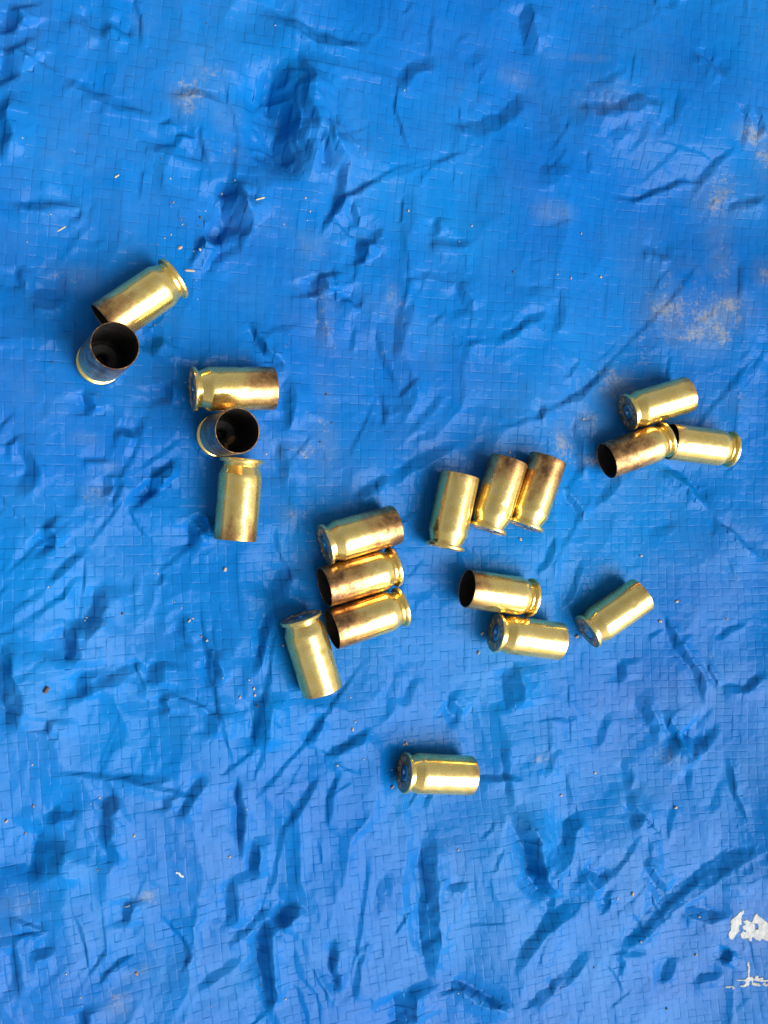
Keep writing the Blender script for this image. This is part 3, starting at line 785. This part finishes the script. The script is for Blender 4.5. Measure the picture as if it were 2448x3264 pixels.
def letter_mesh(ch):
    cu = bpy.data.curves.new('letter', 'FONT')
    cu.body = ch
    cu.size = 1.95
    cu.extrude = 0.05
    cu.bevel_depth = 0.045
    cu.bevel_resolution = 0
    cu.resolution_u = 3
    cu.align_x = 'CENTER'
    ob = bpy.data.objects.new('letter', cu)
    COL.objects.link(ob)
    dg = bpy.context.evaluated_depsgraph_get()
    me = bpy.data.meshes.new_from_object(ob.evaluated_get(dg))
    bpy.data.objects.remove(ob)
    v = [tuple(q.co) for q in me.vertices]; f = [tuple(p.vertices) for p in me.polygons]
    bpy.data.meshes.remove(me)
    return v, f


LET = {}


def stamp_mesh(arcs):
    vs, fs = [], []
    for text, start, step in arcs:                  # letters stand on a circle, tops outward, read from behind the head
        for i, ch in enumerate(text):
            if ch == ' ':
                continue
            if ch not in LET:
                LET[ch] = letter_mesh(ch)
            v, f = LET[ch]
            a = math.radians(start + i * step)
            k = len(vs)
            for x, y, z in v:
                yy = y + 3.55
                px = x * math.cos(a) + yy * math.sin(a)
                py = -x * math.sin(a) + yy * math.cos(a)
                vs.append((-px * MM, py * MM, (-0.005 - z * 0.9) * MM))
            fs += [tuple(q + k for q in reversed(p)) for p in f]
    me = bpy.data.meshes.new('headstamp')
    me.from_pydata(vs, [], fs)
    me.materials.append(M_STAMP)
    me.update()
    return me


BODIES = [body_mesh(i) for i in range(19)]
RIM, PRIMER = rim_mesh(), primer_mesh()
STAMPS = [stamp_mesh([('R-P', -28, 28), ('45 AUTO', 105, 26)]), stamp_mesh([('WIN', -26, 26), ('45 AUTO', 105, 26)])]


def child(name, me, parent):
    o = bpy.data.objects.new(name, me)
    COL.objects.link(o)
    o.parent = parent
    return o


def make_case(i, loc, axis, turn, soot, stamp, label):
    e = bpy.data.objects.new('cartridge_case', None)
    e.empty_display_size = 0.004
    COL.objects.link(e)
    q = Vector(axis).normalized().to_track_quat('Z', 'Y') @ Quaternion((0, 0, 1), math.radians(turn))
    e.rotation_mode = 'QUATERNION'
    e.rotation_quaternion = q
    e.location = Vector(loc) * MM
    b = child('body', BODIES[i % 19], e)
    b['soot'] = soot
    r = child('rim', RIM, e)
    child('headstamp', STAMPS[stamp], r)
    child('primer', PRIMER, e)
    tag(e, label, 'cartridge case', 'spent pistol cases scattered on the tarp')
    return e


for i, ((x, y, yaw, soot, stamp, turn, label), h) in enumerate(zip(LYING, REST)):
    k = pitch((x, y, yaw))
    ax = Vector((math.cos(math.radians(yaw)), math.sin(math.radians(yaw)), k)).normalized()
    lift = R_CASE * math.sqrt(1 + k * k) + 0.01
    make_case(i, (x - ax.x * L_CASE / 2, y - ax.y * L_CASE / 2, h + lift - ax.z * L_CASE / 2), ax, turn, soot, stamp, label)
for i, ((x, y, mouth, soot, label), h) in enumerate(zip(STANDING, REST_UP)):
    ax = Vector((mouth[0] - x, mouth[1] - y, mouth[2])).normalized()
    lift = R_RIM * math.sqrt(max(0, 1 - ax.z ** 2))
    e = make_case(i + 17, (x, y, h + lift), ax, 35 * i, soot, 0, label)


# ------------------------------------------------------------------ dried paint, straw, grains
def inside_poly(x, y, poly):
    c = False
    n = len(poly)
    for i in range(n):
        x0, y0 = poly[i]; x1, y1 = poly[i - 1]
        if (y0 > y) != (y1 > y) and x < (x1 - x0) * (y - y0) / (y1 - y0) + x0:
            c = not c
    return c


def paint_patch(poly, label, thick=0.10, step=0.22, hole=None):
    xs = [q[0] for q in poly]; ys = [q[1] for q in poly]
    nx = int((max(xs) - min(xs)) / step) + 3; ny = int((max(ys) - min(ys)) / step) + 3
    gx = min(xs) - step + np.arange(nx + 1) * step; gy = min(ys) - step + np.arange(ny + 1) * step
    X, Y = np.meshgrid(gx, gy)
    Z = relief(X.ravel(), Y.ravel()).reshape(X.shape) + 0.05
    jx = vnoise(X / 0.7, Y / 0.7, 51) * 0.22; jy = vnoise(X / 0.7, Y / 0.7, 52) * 0.22
    TH = thick * (0.7 + 0.5 * vnoise(X / 0.9, Y / 0.9, 53))
    keep = np.zeros((ny, nx), bool)
    for j in range(ny):
        for i in range(nx):
            cx = (gx[i] + gx[i + 1]) / 2 + jx[j, i] * 1.2; cy = (gy[j] + gy[j + 1]) / 2 + jy[j, i] * 1.2
            keep[j, i] = inside_poly(cx, cy, poly) and not (hole and inside_poly(cx, cy, hole))
    vid = {}
    vs, fs = [], []

    def V(j, i, top):
        k = (j, i, top)
        if k not in vid:
            vid[k] = len(vs)
            vs.append(((X[j, i] + jx[j, i] * 0.5) * MM, (Y[j, i] + jy[j, i] * 0.5) * MM, (Z[j, i] + (TH[j, i] if top else -0.12)) * MM))
        return vid[k]
    for j in range(ny):
        for i in range(nx):
            if not keep[j, i]:
                continue
            q = [(j, i), (j, i + 1), (j + 1, i + 1), (j + 1, i)]
            fs.append([V(a, b, True) for a, b in q])
            for s, (dj, di) in enumerate(((-1, 0), (0, 1), (1, 0), (0, -1))):
                jj, ii = j + dj, i + di
                if not (0 <= jj < ny and 0 <= ii < nx and keep[jj, ii]):
                    a, b = q[s], q[(s + 1) % 4]
                    fs.append([V(*a, True), V(*a, False), V(*b, False), V(*b, True)])
    me = bpy.data.meshes.new('paint_mark')
    me.from_pydata(vs, [], fs)
    for p in me.polygons:
        p.use_smooth = True
    me.materials.append(M_PAINT)
    me.update()
    o = bpy.data.objects.new('paint_mark', me)
    COL.objects.link(o)
    tag(o, label, 'paint mark', 'white paint marks at the lower right of the tarp')


PAINT_LABELS = {
    'A': 'narrow upright patch of white dried paint left of the largest paint patch',
    'B': 'largest patch of white dried paint, cut by the right edge of the picture',
    'C': 'spiky cross-shaped splash of white paint below the largest paint patch',
    'D': 'small white paint dash left of the spiky paint splash',
    'E': 'small white paint fleck just right of the spiky paint splash',
}
for k, poly in PAINT.items():
    paint_patch(poly, PAINT_LABELS[k], hole=PAINT_HOLE if k == 'B' else None)


def rock_mesh(name, seed, mat):
    import bmesh
    bm = bmesh.new()
    bmesh.ops.create_icosphere(bm, subdivisions=2, radius=0.5)
    r = random.Random(seed)
    d = [Vector((r.gauss(0, 1), r.gauss(0, 1), r.gauss(0, 1))).normalized() for _ in range(7)]
    for v in bm.verts:
        n = v.co.normalized()
        k = 1 + sum(0.13 * math.cos(4 * n.dot(q) + i) for i, q in enumerate(d)) / 2
        for q in d[:4]:
            k = min(k, 0.78 / max(0.2, n.dot(q)))
        v.co = Vector((n.x * k * 0.5 * 1.1, n.y * k * 0.5 * 0.9, n.z * k * 0.5 * 0.7))
    me = bpy.data.meshes.new(name)
    bm.to_mesh(me); bm.free()
    me.materials.append(mat)
    return me


ROCKS = {c: [rock_mesh('sand_grain', 10 * k + ord(c), mt) for k in range(3)] for c, mt in M_GRAIN.items()}
GRAIN_WORD = {'p': ('tiny pale sand grain lying loose on the blue tarp', 'pale sand grains strewn over the tarp'),
              't': ('tiny tan sand grain lying loose on the blue tarp', 'tan sand grains strewn over the tarp'),
              'b': ('tiny reddish brown crumb lying loose on the blue tarp', 'brown crumbs strewn over the tarp'),
              'd': ('tiny dark crumb lying loose on the blue tarp', 'dark crumbs strewn over the tarp'),
              'g': ('small grey pebble just left of the lower case of the pair', None)}
OWN = {}
gxy = np.array([(g[0], g[1]) for g in GRAINS])
gz = relief(gxy[:, 0].copy(), gxy[:, 1].copy())
rr = random.Random(5)
for (x, y, s, c), z in zip(GRAINS, gz):
    s = max(s, 0.33)
    lab, grp = GRAIN_WORD[c]
    own = [v for k, v in GRAIN_OWN.items() if abs(k[0] - x) < 0.25 and abs(k[1] - y) < 0.25]
    big = bool(own) or c == 'g'
    o = bpy.data.objects.new('pebble' if big else 'sand_grain', ROCKS[c][rr.randrange(3)])
    COL.objects.link(o)
    o.scale = (s * MM * rr.uniform(0.9, 1.25), s * MM * rr.uniform(0.8, 1.1), s * MM)
    o.rotation_euler = (rr.uniform(-0.3, 0.3), rr.uniform(-0.3, 0.3), rr.uniform(0, 6.28))
    o.location = (x * MM, y * MM, (z + 0.26 * s) * MM)
    if own:
        lab, grp = own[0], None
    tag(o, lab, 'pebble' if big else 'sand grain', grp)


def stick(name, pts, rad, mat, label, cat, flat=0.5, seed=0):
    """a thin tapering fleck lying on the tarp"""
    r = random.Random(seed)
    P = []
    for k in range(len(pts) - 1):
        for t in np.linspace(0, 1, 6)[(0 if k == 0 else 1):]:
            P.append((pts[k][0] + t * (pts[k + 1][0] - pts[k][0]), pts[k][1] + t * (pts[k + 1][1] - pts[k][1])))
    xs = np.array([q[0] for q in P]); ys = np.array([q[1] for q in P])
    zs = relief(xs.copy(), ys.copy())
    zs = np.maximum(zs, np.interp(np.arange(len(zs)), [0, len(zs) - 1], [zs[0], zs[-1]])) + rad * flat + 0.06
    vs, fs = [], []
    n = 8
    for k in range(len(P)):
        a = P[min(k + 1, len(P) - 1)]; b = P[max(k - 1, 0)]
        t = Vector((a[0] - b[0], a[1] - b[1], 0)).normalized()
        s = Vector((-t.y, t.x, 0))
        e = rad * (0.45 if k in (0, len(P) - 1) else 1.0) * r.uniform(0.8, 1.15)
        for j in range(n):
            q = 2 * math.pi * j / n
            p = Vector((xs[k], ys[k], zs[k])) + s * (e * math.cos(q)) + Vector((0, 0, e * flat * math.sin(q)))
            vs.append(tuple(p * MM))
    for k in range(len(P) - 1):
        for j in range(n):
            fs.append((k * n + j, k * n + (j + 1) % n, (k + 1) * n + (j + 1) % n, (k + 1) * n + j))
    fs.append(tuple(range(n))[::-1]); fs.append(tuple(range((len(P) - 1) * n, len(P) * n)))
    me = bpy.data.meshes.new(name)
    me.from_pydata(vs, [], fs)
    me.materials.append(mat)
    me.update()
    o = bpy.data.objects.new(name, me)
    COL.objects.link(o)
    tag(o, label, cat)


stick('straw', STRAWS['straw'], 0.20, M_STRAW, 'short yellow straw fleck on the tarp at upper left, above the others', 'straw', seed=1)
stick('straw', STRAWS['straw2'], 0.20, M_STRAW, 'yellow-green straw piece below the big dark fold', 'straw', seed=2)
stick('straw', STRAWS['straw3'], 0.15, M_STRAW, 'thin straw piece nearest the left edge, above the cases', 'straw', seed=3)
stick('straw', STRAWS['straw4'], 0.13, M_STRAW, 'hair-thin straw piece on the lower left of the tarp', 'straw', seed=4)
stick('wood_chip', STRAWS['bark'], 0.30, M_BARK, 'small greyish wood chip right of the farthest left case', 'wood chip', seed=5)
stick('paint_chip', STRAWS['squig'], 0.30, M_FLUFF, 'white S-shaped paint chip on the lower left of the tarp', 'paint chip', seed=6)
sx, sy = STRAWS['seed'][0]
stick('seed', [(sx - 0.55, sy - 0.7), (sx + 0.1, sy + 0.1), (sx + 0.45, sy + 0.8)], 0.55, M_SEED, 'dark brown seed husk near the left edge of the tarp', 'seed', 0.8, seed=7)
# rust flakes lying on the inner floor of the upright case
bx, by = STANDING[1][0], STANDING[1][1]
for k, (dx, dy, s, lab) in enumerate(((2.7, -1.5, 2.6, 'orange rust flake inside the upright case, lower right of its flash hole'),
                                      (1.3, -3.1, 1.8, 'smaller rust crumb inside the upright case, below its flash hole'))):
    o = bpy.data.objects.new('rust_flake', rock_mesh('rust_flake', 300 + k, M_RUST))
    COL.objects.link(o)
    o.scale = (s * MM, s * 0.8 * MM, s * 0.5 * MM)
    o.rotation_euler = (0.2, 0.1, 0.7 + k)
    o.location = ((bx + dx) * MM, (by + dy) * MM, (REST_UP[1] + 5.55) * MM)
    tag(o, lab, 'rust flake')
